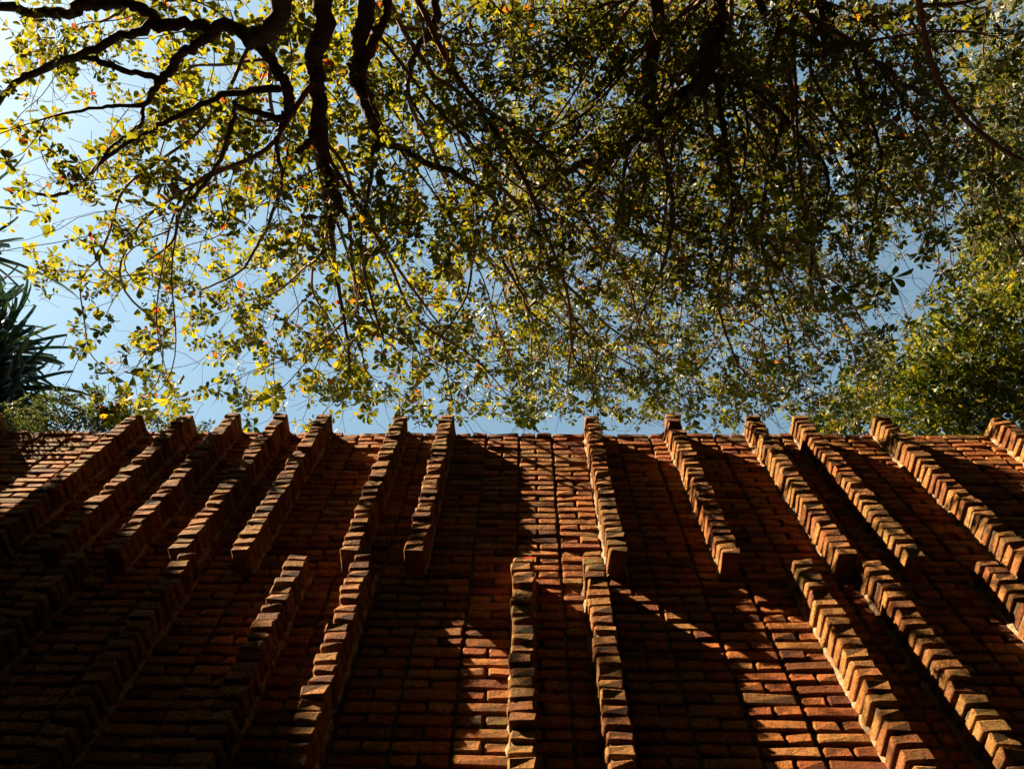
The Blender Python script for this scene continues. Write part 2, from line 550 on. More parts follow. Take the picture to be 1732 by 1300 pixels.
# ------------------------------------------------------------------ branching
class Wood:
    """a skeleton of nodes: main limbs first, then twigs that reach for every leaf tip"""
    def __init__(self):
        self.p = []; self.par = []; self.r0 = []; self.fixed = []; self.plen = []
    def node(self, p, par, r0=0.0, fixed=False):
        self.p.append(np.asarray(p, float)); self.par.append(par); self.r0.append(r0); self.fixed.append(fixed)
        self.plen.append(0.0 if par < 0 else self.plen[par] + float(np.linalg.norm(self.p[-1] - self.p[par])))
        return len(self.p) - 1
    def limb(self, pts, radii, start=None):
        q = smooth_path(np.column_stack([pts, radii]), 6)
        q[1:-1, :3] += RNG.normal(0, .012, (len(q) - 2, 3))
        par = -1 if start is None else self.nearest(np.array(pts[0]))
        ids = [] if par < 0 else [par]
        for row in q:
            par = self.node(row[:3], par, row[3], True)
            ids.append(par)
        return ids
    def nearest(self, x):
        P = np.array(self.p)
        return int(np.argmin(((P - x) ** 2).sum(1)))
    def grow(self, tips, bf=.35, step=.12, jit=.17):
        cap = len(self.p) + len(tips) * 14
        P = np.zeros((cap, 3)); PL = np.zeros(cap); n = len(self.p)
        P[:n] = np.array(self.p); PL[:n] = np.array(self.plen)
        d = np.min(((tips[:, None, :] - P[None, :n:3, :]) ** 2).sum(2), 1) if n < 900 else np.array([np.min(((P[:n] - t) ** 2).sum(1)) for t in tips])
        order = np.argsort(d)
        out = np.zeros(len(tips), int)
        for ti in order:
            t = tips[ti]
            dd = np.sqrt(((P[:n] - t) ** 2).sum(1))
            j = int(np.argmin(dd + bf * PL[:n]))
            L = dd[j]
            a = P[j]
            par = self.par[j]
            tan = (a - P[par]) if par >= 0 else (t - a)
            tan = tan / (np.linalg.norm(tan) + 1e-9)
            m = max(1, min(30, int(round(L / step))))
            c1 = a + tan * L * .30 + RNG.normal(0, jit, 3) * L * .5
            cur = j
            for k in range(1, m + 1):
                s = k / m
                q = (1 - s) ** 2 * a + 2 * s * (1 - s) * c1 + s * s * t
                if k < m:
                    q = q + RNG.normal(0, jit * step * 1.2, 3)
                cur = self.node(q, cur)
                P[n] = q; PL[n] = self.plen[cur]; n += 1
                if n >= cap - 1:
                    break
            out[ti] = cur
            if n >= cap - 1:
                break
        return out
    def radii(self, tip=.0020, e=2.35, grow=1.0):
        n = len(self.p); acc = np.zeros(n)
        for i in range(n - 1, -1, -1):
            a = acc[i] if acc[i] > 0 else tip ** e
            if self.par[i] >= 0:
                acc[self.par[i]] += a
            acc[i] = a
        r = acc ** (1 / e) * grow
        r0 = np.array(self.r0)
        return np.where(np.array(self.fixed), r0, np.minimum(r, .022))
    def relax(self, r, times=5):
        n = len(self.p); P = np.array(self.p); par = np.array(self.par)
        big = np.full(n, -1); best = np.zeros(n)
        for i in range(n):
            q = par[i]
            if q >= 0 and r[i] > best[q]:
                best[q] = r[i]; big[q] = i
        fx = np.array(self.fixed)
        mv = np.where(~fx & (par >= 0) & (big >= 0))[0]
        mv = mv[~fx[mv]]
        wgt = np.clip((r[mv] - .0022) / .003, 0, 1)[:, None] * .8
        for _ in range(times):
            avg = .5 * (P[par[mv]] + P[big[mv]])
            P[mv] = P[mv] * (1 - wgt) + avg * wgt
        self.p = list(P)
    def twigs(self, name, mat, r, skip_fixed=True):
        n = len(self.p); kids = [[] for _ in range(n)]
        for i, q in enumerate(self.par):
            if q >= 0:
                kids[q].append(i)
        bag = Bag(); done = np.zeros(n, bool)
        for i in range(n):
            if done[i] or self.fixed[i]:
                continue
            q = self.par[i]
            chain = [q] if q >= 0 else []
            cur = i
            while True:
                chain.append(cur); done[cur] = True
                ks = [k for k in kids[cur] if not done[k]]
                if not ks:
                    break
                cur = max(ks, key=lambda k: r[k])
            if len(chain) < 2:
                continue
            rr = r[chain].copy(); rr[0] = min(rr[0], rr[1] * 1.15)
            v, f = tube_arrays([self.p[k] for k in chain], rr, 5 if rr[0] > .006 else 3)
            bag.add(v, f, .5)
        return bag.mesh(name, mat, True)

def limb_mesh(pts, radii, sides=10, rough=.22):
    v, f = tube_arrays(pts, radii, sides, rough)
    return make_mesh('limb', v, f, M_BARK, None, True)

def tip_axis(w, ids):
    P = np.array(w.p)
    return np.array([P[i] - P[w.par[i]] if w.par[i] >= 0 else np.array([0, 0, 1.]) for i in ids])

PX = 1.0 / F_PX
def limb_from(seq):
    """[(u, v, height above the lens, width in picture pixels)] -> points and radii in metres"""
    pts = []; rad = []
    for u, v, h, wpx in seq:
        p = at(u, v, h); pts.append(p)
        rad.append(.5 * wpx * PX * project(p)[2])
    return np.array(pts), np.array(rad)

# how thickly leafed each hundred-pixel patch of the canopy looks, rows from the top of the picture
DENS = np.array([
    [3.0, 3.0, 4.0, 4.0, 5.0, 6.5, 7.5, 8.0, 8.0, 8.0, 8.5, 8.5, 8.5, 8.0, 6.0, 4.0, 3.0, 3.0],
    [1.8, 2.2, 3.0, 4.0, 4.5, 6.0, 7.0, 8.0, 7.5, 5.0, 7.5, 8.5, 8.5, 7.5, 6.5, 4.5, 4.0, 4.0],
    [1.2, 2.2, 4.5, 4.0, 4.5, 6.0, 7.0, 7.5, 8.0, 8.0, 8.5, 9.0, 8.5, 8.0, 7.5, 6.5, 5.0, 3.0],
    [1.2, 1.8, 2.5, 4.0, 5.0, 6.5, 7.0, 8.0, 8.0, 8.0, 8.5, 9.0, 8.5, 7.5, 6.5, 5.5, 4.0, 3.0],
    [1.0, 2.0, 5.5, 5.5, 6.0, 7.0, 8.0, 8.5, 9.0, 9.0, 8.0, 8.5, 8.0, 7.5, 6.0, 1.0, 2.0, 3.0],
    [0.0, 0.6, 3.0, 4.5, 5.5, 6.5, 7.5, 8.0, 9.0, 9.0, 8.0, 7.0, 6.0, 6.0, 4.0, 0.2, 0.0, 0.0],
    [0.0, 1.0, 5.0, 1.5, 3.2, 6.0, 5.5, 6.5, 7.5, 8.0, 7.5, 6.5, 5.5, 5.5, 3.5, 0.0, 0.0, 0.0],
    [0.0, 0.0, 0.4, 0.0, 3.0, 3.5, 4.0, 3.0, 6.0, 3.5, 3.0, 4.0, 5.0, 5.0, 4.5, 0.0, 0.0, 0.0]])

# where the photographed wall lies in the shade of the leaves; elsewhere the sun must find a way through
SHADE = [(300, 733, 432, 800), (425, 735, 470, 832), (495, 768, 545, 802), (612, 812, 645, 872), (685, 878, 722, 938),
         (985, 728, 1028, 776), (1165, 822, 1215, 866), (1120, 700, 1165, 752), (868, 975, 908, 1088), (866, 1148, 908, 1192),
         (1002, 1062, 1052, 1215), (1448, 1165, 1492, 1215), (1598, 832, 1642, 866), (1262, 700, 1300, 745), (236, 700, 330, 768), (60, 800, 120, 850), (385, 838, 425, 880), (150, 880, 215, 935), (520, 700, 565, 722), (1480, 700, 1530, 735)]
SHADE_POLY = [(-80, 830), (60, 850), (140, 885), (230, 955), (330, 1010), (425, 1110), (440, 1150), (470, 1320), (-80, 1320)]
FRONT_Y = WALL_Y - RIB_P
def in_poly(u, v, poly):
    c = False; n = len(poly)
    for i in range(n):
        (x1, y1), (x2, y2) = poly[i], poly[i - 1]
        if (y1 > v) != (y2 > v) and u < (x2 - x1) * (v - y1) / (y2 - y1) + x1:
            c = not c
    return c
def wants_sun(p):
    """True when a leaf at p would shade a stretch of wall that the sun reaches"""
    if p[1] > FRONT_Y:
        return False
    s = (FRONT_Y - p[1]) / -SUN_TO[1]
    q = p - SUN_TO * s
    if q[2] > WALL_TOP + .55 or q[2] < EYE + 1.45:
        return False
    u, v, dep = project(q)
    if u < -40 or u > 1770:
        return False
    if any(a <= u <= c and b_ <= v <= d for a, b_, c, d in SHADE) or in_poly(u, v, SHADE_POLY):
        return False
    return True
def towards_sun(u, v, x):
    """the point at depth x (m along the wall) on the sun ray through wall pixel (u, v)"""
    r = ray(u, v); r = r * (FRONT_Y / r[1]); r = r + np.array([0, 0, EYE])
    return r + SUN_TO * ((x - r[0]) / SUN_TO[0])

def canopy_tips(u0, u1, per, hlo, hhi):
    out = []
    for r in range(8):
        for c in range(18):
            ua, ub = max(u0, c * 100), min(u1, c * 100 + 100)
            if ub <= ua:
                continue
            vb = 722 if r == 7 else r * 100 + 100
            n = DENS[r, c] * per * (ub - ua) / 100 * (vb - r * 100) / 100
            n = int(n) + (RNG.random() < n - int(n))
            left = n
            while left > 0:                         # leafy shoots: a few tips strung along one line
                m = min(left, int(RNG.integers(2, 7))); left -= m
                for _t in range(16):
                    u = RNG.uniform(ua, ub) + RNG.normal(0, 14); v = RNG.uniform(r * 100, vb) + min(0, RNG.normal(0, 14))
                    p = at(u, v, hlo + max(0, 1 - v / 520) * (.8 if u < 800 else .25) + (hhi + .18 * _t - hlo) * RNG.random() ** (1.2 - .05 * _t))
                    if _t > 7 and v > 300:              # the far side of the crown hangs over and behind the wall
                        d = ray(u, v)
                        p = at(u, v, min(10.5, (FRONT_Y + .1) * d[2] / d[1] + 1.3 * RNG.random()))
                    ax = unit(np.array([RNG.normal(0, .7), RNG.normal(.45, .6), RNG.normal(-.25, .6)]))
                    q = p + ax * (np.arange(m)[:, None] - m / 2) * RNG.uniform(.05, .085) + RNG.normal(0, .035, (m, 3))
                    bad = sum(wants_sun(x) for x in q)
                    if bad == 0 or RNG.random() < .05:
                        out.extend(q)
                        break
    return np.array(out)

def crown_fill(x0, x1, y0, y1, h0, h1, n, keep):
    """the part of a crown outside the picture, clumped"""
    k = max(6, n // 16)
    c = np.column_stack([RNG.uniform(x0, x1, k), RNG.uniform(y0, y1, k), RNG.uniform(h0, h1, k)])
    p = c[RNG.integers(k, size=n)] + RNG.normal(0, 1, (n, 3)) * np.array([.45, .45, .28])
    p[:, 2] += EYE
    res = []
    for q in p:
        u, v, dep = project(q)
        if dep > .1 and -60 < u < 1792 and -60 < v < 1300:
            continue
        if keep is not None and not keep(q):
            continue
        res.append(q)
    return np.array(res)

def build_tree(name, label, cat, base, trunk_pts, trunk_r, limbs, tips, bare, mat, size, group, n_single=300, lo=5, hi=8, fill=None, fill_size=.16, bf=.35):
    root = thing(name, label, cat, base, group)
    inv = np.array(base, float)
    w = Wood()
    tk = smooth_path(np.column_stack([trunk_pts, trunk_r]), 5)
    par = -1
    for row in tk:
        par = w.node(row[:3], par, row[3], True)
    tv, tf = tube_arrays(tk[:, :3] - inv, tk[:, 3], 14, .16)
    link('trunk', make_mesh('trunk', tv, tf, M_BARK, None, True), root)
    for seq in limbs:
        pts, rad = limb_from(seq) if len(seq[0]) == 4 and seq[0][0] > -1e5 and isinstance(seq, list) else seq
        P0 = np.array(w.p); j = int(np.argmin(((P0 - pts[0]) ** 2).sum(1)))
        dist = np.linalg.norm(P0[j] - pts[0])
        if dist > .02:
            if dist > .3:                       # leave the trunk in a bend
                mid = (P0[j] * .5 + pts[0] * .5) + np.array([0, 0, .12 * dist])
                pts = np.vstack([P0[j], mid, pts]); rad = np.concatenate([[max(rad[0], .03), rad[0]], rad])
            else:
                pts = np.vstack([P0[j], pts]); rad = np.concatenate([[rad[0]], rad])
        q = smooth_path(np.column_stack([pts, rad]), 5)
        q[1:-1, :3] += RNG.normal(0, 1, (len(q) - 2, 3)) * np.minimum(q[1:-1, 3:4] * .35, .015)
        cur = j
        for row in q[1:]:
            cur = w.node(row[:3], cur, row[3], True)
        link('limb', limb_mesh(q[:, :3] - inv, q[:, 3] * RNG.normal(1, .05, len(q)), 9, .2), root)
    bare = np.array([q for q in bare if not wants_sun(q)])
    allt = [tips, bare] + ([fill] if fill is not None and len(fill) else [])
    T = np.concatenate(allt)
    ends = w.grow(T, bf)
    r = w.radii(); w.relax(r)
    keepP = list(w.p); w.p = [p - inv for p in w.p]
    o = link('twigs', w.twigs('twigs', M_TWIG, r), root); o['kind'] = 'stuff'
    w.p = keepP
    nt = len(tips)
    ax = tip_axis(w, ends)
    tips = np.array([w.p[i] for i in ends[:nt]])
    B, D, U, S = rosettes(tips, ax[:nt], lo, hi, size)
    # side leaves scattered back along the shoots
    cen = B + unit(D) * S[:, None] * .6
    ok = np.array([not wants_sun(c) or RNG.random() < .16 for c in cen])
    B, D, U, S = B[ok], D[ok], U[ok], S[ok]
    tint = np.clip(RNG.beta(2, 2.2, len(B)) + RNG.normal(0, .05, len(B)), 0, .90)
    auto = RNG.random(len(B)); tint = np.where(auto < .03, RNG.uniform(.9, 1.0, len(B)), tint)
    # the nearest leaves are objects of their own
    dep = np.array([project(b)[2] for b in B]); uv = np.array([project(b)[:2] for b in B])
    inside = (uv[:, 0] > 15) & (uv[:, 0] < 1717) & (uv[:, 1] > 15) & (uv[:, 1] < 722)
    score = S / dep * inside
    pick = np.argsort(-score)[:n_single]
    msk = np.ones(len(B), bool); msk[pick] = False
    protos = []
    for k in range(12):
        one = leaves_mesh('leaf', np.zeros((1, 3)), np.array([[1., 0, 0]]), np.array([[0, 0, 1.]]), np.ones(1), np.array([tint[pick[k]]]), mat)
        protos.append(one)
    for i in pick:
        x, y, z = leaf_frames(B[i:i + 1], D[i:i + 1], U[i:i + 1], None)
        Mx = Matrix(np.column_stack([x[0], y[0], z[0]]).tolist()).to_4x4()
        lf = link('leaf', protos[int(RNG.integers(12))], root)
        lf.matrix_basis = Matrix.Translation((B[i] - inv).tolist()) @ Mx @ Matrix.Scale(float(S[i]), 4)
    B, D, U, S, tint = B[msk], D[msk], U[msk], S[msk], tint[msk]
    if fill is not None and len(fill):
        fB, fD, fU, fS = rosettes(fill, ax[len(tips) + len(bare):], 6, 8, fill_size)
        ok = np.array([not wants_sun(c) for c in fB + unit(fD) * fS[:, None] * .6])
        fB, fD, fU, fS = fB[ok], fD[ok], fU[ok], fS[ok]
        B = np.concatenate([B, fB]); D = np.concatenate([D, fD]); U = np.concatenate([U, fU]); S = np.concatenate([S, fS])
        tint = np.concatenate([tint, RNG.uniform(.1, .85, len(fB))])
    o = link('foliage', leaves_mesh('foliage', B - inv, D, U, S, tint, mat), root)
    o['kind'] = 'stuff'
    return root

def jitter_of(tips, n, s):
    return tips[RNG.integers(len(tips), size=n)] + RNG.normal(0, s, (n, 3))

# ---- the tree on the left, its sunlit leaves thin enough to see the sky through
H1 = 5.3
TREE1 = [
    [(555, -60, 5.1, 34), (540, 60, 5.2, 32), (531, 110, 5.25, 29), (541, 160, 5.3, 28), (545, 220, 5.3, 26), (551, 280, 5.35, 22), (560, 320, 5.35, 20), (568, 345, 5.4, 18), (561, 388, 5.4, 12)],
    [(561, 388, 5.4, 10), (570, 470, 5.5, 7), (586, 560, 5.5, 5), (592, 640, 5.5, 4)],
    [(567, 347, 5.4, 10), (590, 370, 5.4, 8), (592, 420, 5.45, 7), (606, 490, 5.5, 5), (640, 560, 5.5, 3)],
    [(546, 205, 5.3, 15), (527, 235, 5.2, 13), (503, 256, 5.1, 10)],
    [(480, -50, 4.9, 38), (468, 31, 5.0, 34), (436, 62, 5.1, 26), (400, 52, 5.2, 22), (364, 45, 5.2, 20), (312, 38, 5.3, 19), (277, 42, 5.3, 19), (242, 17, 5.4, 18), (215, 7, 5.4, 17), (166, 8, 5.5, 18), (139, 11, 5.5, 20), (114, 23, 5.6, 17), (42, 16, 5.7, 16), (-60, 10, 5.8, 14)],
    [(290, 44, 5.3, 16), (230, 54, 5.3, 14), (165, 80, 5.4, 13), (104, 104, 5.5, 13), (45, 131, 5.6, 11), (14, 153, 5.6, 9), (-30, 215, 5.7, 7)],
    [(366, 48, 5.2, 16), (328, 76, 5.2, 16), (299, 105, 5.3, 15), (276, 133, 5.3, 13), (256, 160, 5.35, 9), (242, 177, 5.4, 8), (190, 179, 5.5, 6), (138, 186, 5.5, 5), (60, 205, 5.6, 3)],
    [(276, 133, 5.3, 11), (220, 122, 5.35, 10), (172, 104, 5.4, 10), (140, 98, 5.45, 8), (104, 104, 5.5, 6)],
    [(242, 177, 5.4, 6), (239, 208, 5.4, 6), (221, 223, 5.45, 5), (187, 250, 5.5, 5), (160, 290, 5.5, 3)],
    [(437, 62, 5.1, 20), (464, 110, 5.15, 19), (484, 150, 5.15, 19), (490, 186, 5.2, 17), (476, 201, 5.2, 14), (440, 194, 5.15, 11), (398, 178, 5.1, 8)],
    [(484, 150, 5.15, 13), (426, 153, 5.25, 12), (374, 163, 5.3, 10), (332, 181, 5.35, 9), (277, 208, 5.4, 8), (242, 229, 5.4, 7), (183, 264, 5.5, 6), (138, 309, 5.6, 6), (93, 330, 5.7, 6), (30, 322, 5.8, 4)],
    [(478, 203, 5.2, 9), (469, 255, 5.25, 7), (478, 300, 5.3, 7), (465, 350, 5.4, 6), (441, 405, 5.45, 5), (405, 460, 5.5, 4), (340, 490, 5.6, 3)],
    [(398, 180, 5.15, 8), (388, 235, 5.2, 8), (360, 290, 5.3, 7), (335, 325, 5.35, 7), (305, 355, 5.4, 6), (290, 410, 5.5, 4), (250, 440, 5.6, 3)],
    [(625, -60, 5.3, 30), (612, 60, 5.4, 28), (603, 120, 5.5, 26), (612, 150, 5.5, 25), (628, 190, 5.55, 23), (638, 230, 5.6, 20), (633, 256, 5.6, 12)],
    [(640, 240, 5.6, 13), (688, 254, 5.6, 11), (716, 275, 5.65, 11), (770, 293, 5.7, 10), (810, 316, 5.75, 9), (842, 345, 5.8, 7), (833, 390, 5.8, 6), (846, 430, 5.9, 6), (885, 500, 5.9, 4)],
    [(606, 140, 5.5, 15), (632, 70, 5.4, 16), (650, 35, 5.35, 15), (660, -50, 5.3, 15)],
    [(748, -60, 5.7, 18), (732, 45, 5.8, 15), (705, 82, 5.8, 10), (690, 150, 5.9, 6), (720, 210, 6.0, 4)],
    [(830, 350, 5.8, 5), (800, 430, 5.9, 5), (790, 500, 5.9, 4), (740, 580, 5.9, 3)],
    [(632, 250, 5.6, 7), (625, 320, 5.6, 7), (610, 400, 5.6, 6), (622, 480, 5.7, 5), (650, 580, 5.7, 3)],
]
TREE2 = [
    [(1216, -60, 5.2, 40), (1208, 60, 5.3, 36), (1196, 125, 5.4, 30), (1150, 165, 5.5, 22), (1115, 215, 5.5, 17), (1085, 240, 5.55, 14)],
    [(1118, -60, 5.6, 28), (1102, 104, 5.6, 26), (1094, 190, 5.6, 22), (1080, 228, 5.65, 18), (1054, 256, 5.7, 16), (1028, 270, 5.7, 15), (976, 278, 5.7, 14), (934, 306, 5.75, 12), (902, 332, 5.8, 11), (882, 352, 5.8, 9), (850, 362, 5.9, 5)],
    [(1030, 272, 5.7, 8), (995, 320, 5.8, 8), (960, 360, 5.8, 6), (930, 430, 5.9, 4)],
    [(1196, 128, 5.4, 13), (1256, 142, 5.5, 11), (1290, 166, 5.5, 9), (1326, 200, 5.6, 9), (1370, 250, 5.7, 8), (1396, 288, 5.7, 7), (1398, 340, 5.75, 5), (1376, 410, 5.8, 6), (1372, 500, 5.8, 4)],
    [(1262, -50, 5.4, 15), (1300, 30, 5.5, 13), (1350, 60, 5.6, 12), (1400, 76, 5.7, 11), (1440, 72, 5.7, 10), (1480, 105, 5.8, 9), (1532, 142, 5.9, 9), (1580, 168, 5.9, 6), (1640, 190, 6.0, 4)],
    [(1385, -50, 5.5, 14), (1392, 40, 5.6, 11), (1422, 78, 5.65, 8)],
    [(1430, 78, 5.7, 6), (1478, 30, 5.8, 5), (1530, 28, 5.8, 5), (1556, 60, 5.9, 4), (1590, 92, 5.9, 3)],
    [(1108, 200, 5.5, 12), (1130, 290, 5.6, 10), (1136, 370, 5.7, 8), (1120, 450, 5.8, 6), (1080, 540, 5.8, 4)],
    [(1210, 130, 5.4, 12), (1222, 230, 5.5, 10), (1240, 320, 5.6, 8), (1226, 420, 5.7, 6), (1215, 520, 5.8, 5), (1250, 620, 5.8, 3)],
    [(1326, 205, 5.6, 8), (1300, 300, 5.65, 8), (1288, 390, 5.7, 6), (1300, 480, 5.8, 5), (1330, 560, 5.8, 4), (1335, 630, 5.8, 3)],
    [(1060, 255, 5.7, 7), (1052, 330, 5.8, 6), (1030, 420, 5.8, 5), (1010, 500, 5.9, 4)],
    [(1440, 80, 5.7, 8), (1462, 170, 5.8, 7), (1490, 260, 5.8, 6), (1480, 350, 5.8, 5), (1470, 440, 5.8, 3)],
]
allt = canopy_tips(0, 850, 12.0, 4.8, 7.6)
allt = np.concatenate([allt, canopy_tips(850, 1732, 26.0, 4.9, 8.8)])
uv = np.array([project(p)[:2] for p in allt])
edge = 850 + 330 * np.clip((uv[:, 1] - 230) / 250, 0, 1) + RNG.normal(0, 110, len(allt))
t1 = allt[uv[:, 0] < edge]; t2 = allt[uv[:, 0] >= edge]
shade = []
for a, b_, c, d in SHADE:
    for _ in range(max(2, int((c - a) * (d - b_) / 650))):
        p = towards_sun(RNG.uniform(a, c), RNG.uniform(b_, d), 0.0)
        x = p[0]
        u0 = RNG.uniform(a, c); v0 = RNG.uniform(b_, d)
        r = ray(u0, v0); xw = r[0] * FRONT_Y / r[1]; zw = r[2] * FRONT_Y / r[1]
        hh = RNG.uniform(5.0, 6.6)
        shade.append(towards_sun(u0, v0, xw + (hh - zw) * SUN_TO[0] / SUN_TO[2]))
# low sprays that hang clear of the crown, their leaves large in the picture
NEAR1 = [(215, 600, 4.75), (205, 655, 4.7), (247, 622, 4.7), (232, 668, 4.65), (182, 642, 4.7), (262, 652, 4.75), (203, 582, 4.8), (291, 674, 4.75), (302, 652, 4.8), (172, 655, 4.7),
         (196, 632, 4.65), (225, 640, 4.7), (140, 622, 4.8), (250, 690, 4.7), (400, 672, 4.9), (430, 690, 4.9), (465, 672, 4.9)]
NEAR2 = [(1275, 310, 4.6), (1300, 350, 4.5), (1325, 345, 4.5), (1310, 378, 4.55), (1352, 400, 4.6), (1366, 415, 4.6), (1385, 470, 4.7), (1410, 452, 4.7), (1370, 500, 4.7), (1425, 488, 4.75),
         (1345, 430, 4.6), (1440, 520, 4.8), (1400, 510, 4.7), (1480, 500, 4.9), (1510, 470, 4.9)]
def near_tips(seq):
    q = [at(*s) for s in seq]
    return np.array([p for p in q if not wants_sun(p)])
n1, n2 = near_tips(NEAR1), near_tips(NEAR2)
t1 = np.concatenate([t1, np.array(shade), n1]); t2 = np.concatenate([t2, n2])
s1 = np.interp([project(p)[0] for p in t1], [650, 950], [.086, .068]); s1[len(t1) - len(n1):] = .125
s2 = np.full(len(t2), .068); s2[len(t2) - len(n2):] = .12
f1 = crown_fill(-8.2, 0.6, -5.5, 0.9, 4.9, 7.0, 3600, lambda q: not wants_sun(q))
f2 = crown_fill(0.0, 7.5, -5.5, 2.5, 5.0, 7.8, 4200, lambda q: not wants_sun(q))
build_tree('spreading_tree', 'spreading tree on the left with crooked dark limbs and thin sunlit yellow green leaves', 'tree', (-1.3, -3.4, 0),
           np.array([[-1.3, -3.4, -.1], [-1.25, -3.3, 1.5], [-1.35, -3.0, 3.2], [-1.45, -2.3, 4.9], [-1.4, -1.4, 6.2]]), np.array([.34, .27, .23, .19, .13]),
           TREE1, t1, jitter_of(t1, 5200, .20), M_LEAF_A, s1, None, fill=f1)
build_tree('dense_tree', 'dense dark green tree on the right with a thick central limb and hanging twigs', 'tree', (1.7, -3.0, 0),
           np.array([[1.7, -3.0, -.1], [1.75, -2.9, 1.6], [1.65, -2.6, 3.4], [1.6, -2.0, 5.0], [1.55, -1.2, 6.4]]), np.array([.38, .31, .27, .23, .16]),
           TREE2, t2, jitter_of(t2, 6500, .22), M_LEAF_B, s2, None, fill=f2)

# ---- trees with small leaves beyond the wall
def blob_tips(blobs, n):
    k = np.array([b[4] for b in blobs], float); k /= k.sum()
    out = []
    for i in RNG.choice(len(blobs), size=n, p=k):
        u, v, dist, rad, _ = blobs[i][:5]
        r = ray(u, v); r = r / math.hypot(r[0], r[1]) * dist
        d = RNG.normal(size=3); d /= np.linalg.norm(d)
        out.append(np.array([r[0], r[1], r[2] + EYE]) + d * rad * RNG.random() ** .45 * np.array([1, 1, .8]))
    return np.array(out)

def far_tree(name, label, base, blobs, n, mat, size, limbs, group=None, lo=4, hi=6, bare=300, trunk=.16, width=1.0, bf=.3):
    root = thing(name, label, 'tree', base, group)
    inv = np.array(base, float)
    T = blob_tips(blobs, n)
    c = T.mean(0)
    w = Wood()
    top = np.array([c[0] * .6 + inv[0] * .4, c[1] * .6 + inv[1] * .4, c[2] + .3])
    tp = np.array([inv, inv * .65 + top * .35 + np.array([.15, 0, 0]), inv * .3 + top * .7 + np.array([-.1, .05, 0]), top])
    tk = smooth_path(np.column_stack([tp, [trunk, trunk * .8, trunk * .5, trunk * .2]]), 8)
    par = -1
    for row in tk:
        par = w.node(row[:3], par, row[3], True)
    tv, tf = tube_arrays(tk[:, :3] - inv, tk[:, 3], 10, .12)
    link('trunk', make_mesh('trunk', tv, tf, M_BARK, None, True), root)
    for seq in limbs:
        pts = []; rad = []
        for u, v, dist, wp in seq:
            r = ray(u, v); r = r / math.hypot(r[0], r[1]) * dist
            p = r + np.array([0, 0, EYE]); pts.append(p); rad.append(.5 * wp * PX * project(p)[2])
        P0 = np.array(w.p); j = int(np.argmin(((P0 - pts[0]) ** 2).sum(1)))
        pts = np.vstack([P0[j], pts]); rad = np.concatenate([[rad[0]], rad])
        q = smooth_path(np.column_stack([pts, rad]), 5)
        cur = j
        for row in q[1:]:
            cur = w.node(row[:3], cur, row[3], True)
        link('limb', limb_mesh(q[:, :3] - inv, q[:, 3], 7, .15), root)
    K = T[RNG.choice(len(T), size=min(len(T), bare), replace=False)]
    w.grow(K, bf, .22)
    r = w.radii(.002)
    keep = list(w.p); w.p = [p - inv for p in w.p]
    o = link('twigs', w.twigs('twigs', M_TWIG, r), root); o['kind'] = 'stuff'
    B, D, U, S = rosettes(T, RNG.normal(size=T.shape) + np.array([0, 0, .6]), lo, hi, size)
    o = link('foliage', leaves_mesh('foliage', B - inv, D, U, S, RNG.random(len(B)), mat, width, True), root)
    o['kind'] = 'stuff'
    return root

far_tree('leafy_tree', 'bushy yellow green tree rising behind the right end of the brick wall', (6.6, 7.4, 0),
         [(1470, 690, 6.0, 0.61, 2.0), (1520, 660, 6.2, 0.72, 3), (1570, 610, 6.5, 0.72, 3), (1640, 560, 5.3, 0.64, 4), (1700, 520, 7.1, 0.87, 4), (1600, 690, 5.1, 0.58, 4),
          (1670, 650, 5.3, 0.70, 5), (1720, 700, 5.5, 0.64, 4), (1750, 600, 5.7, 0.81, 4), (1440, 705, 6.0, 0.43, 2.0), (1400, 722, 5.9, 0.29, .9), (1480, 640, 6.2, 0.43, 1.5), (1545, 705, 6.2, 0.58, 3), (1590, 560, 6.5, 0.36, .6), (1690, 450, 7.4, 0.65, 1.6)],
         3400, M_LEAF_C, .095, [[(1732, 600, 7.1, 14), (1660, 640, 6.8, 10), (1600, 680, 6.5, 7), (1540, 700, 6.2, 4)], [(1740, 570, 7.3, 8), (1640, 585, 7.0, 6), (1560, 640, 6.7, 4)]])
far_tree('feathery_tree', 'tall feathery yellow tree at the right edge above the bushy tree', (9.0, 5.4, 0),
         [(1725, 60, 7.8, 1.01, 3), (1715, 170, 7.8, 0.87, 3), (1735, 270, 7.8, 0.87, 4), (1725, 370, 7.8, 0.80, 4), (1700, 440, 7.8, 0.72, 3), (1670, 400, 7.1, 0.51, .8), (1690, 250, 7.4, 0.58, 1.5), (1690, 120, 7.6, 0.58, 1.5), (1720, 470, 7.8, 0.72, 3), (1760, 160, 8.1, 1.16, 3)],
         3400, M_LEAF_C, .13, [[(1732, 278, 7.8, 6), (1640, 284, 7.3, 5), (1560, 285, 6.8, 4), (1500, 279, 6.5, 3)], [(1750, 90, 7.8, 12), (1690, 80, 7.4, 8), (1640, 70, 7.1, 5), (1560, 110, 6.8, 3)]], width=.55)
SHRUB = 'small leaved trees over the left end of the wall'
far_tree('small_leaved_tree', 'dark small leaved tree top next to the strap leaved plant behind the wall', (-3.6, 4.6, 0),
         [(95, 702, 4.3, .22, 3), (60, 718, 4.3, .2, 2), (125, 716, 4.2, .2, 3), (105, 672, 4.3, .13, 1), (40, 712, 4.4, .2, 2)], 420, M_LEAF_D, .036, [], SHRUB, bare=200, trunk=.05)
far_tree('small_leaved_tree', 'grey green small leaved tree top rising just left of the first full rib', (-2.9, 4.5, 0),
         [(165, 706, 4.2, .15, 3), (163, 665, 4.2, .07, .6), (190, 714, 4.1, .17, 3), (205, 700, 4.1, .1, 1)], 300, M_LEAF_D, .038, [], SHRUB, bare=140, trunk=.05)
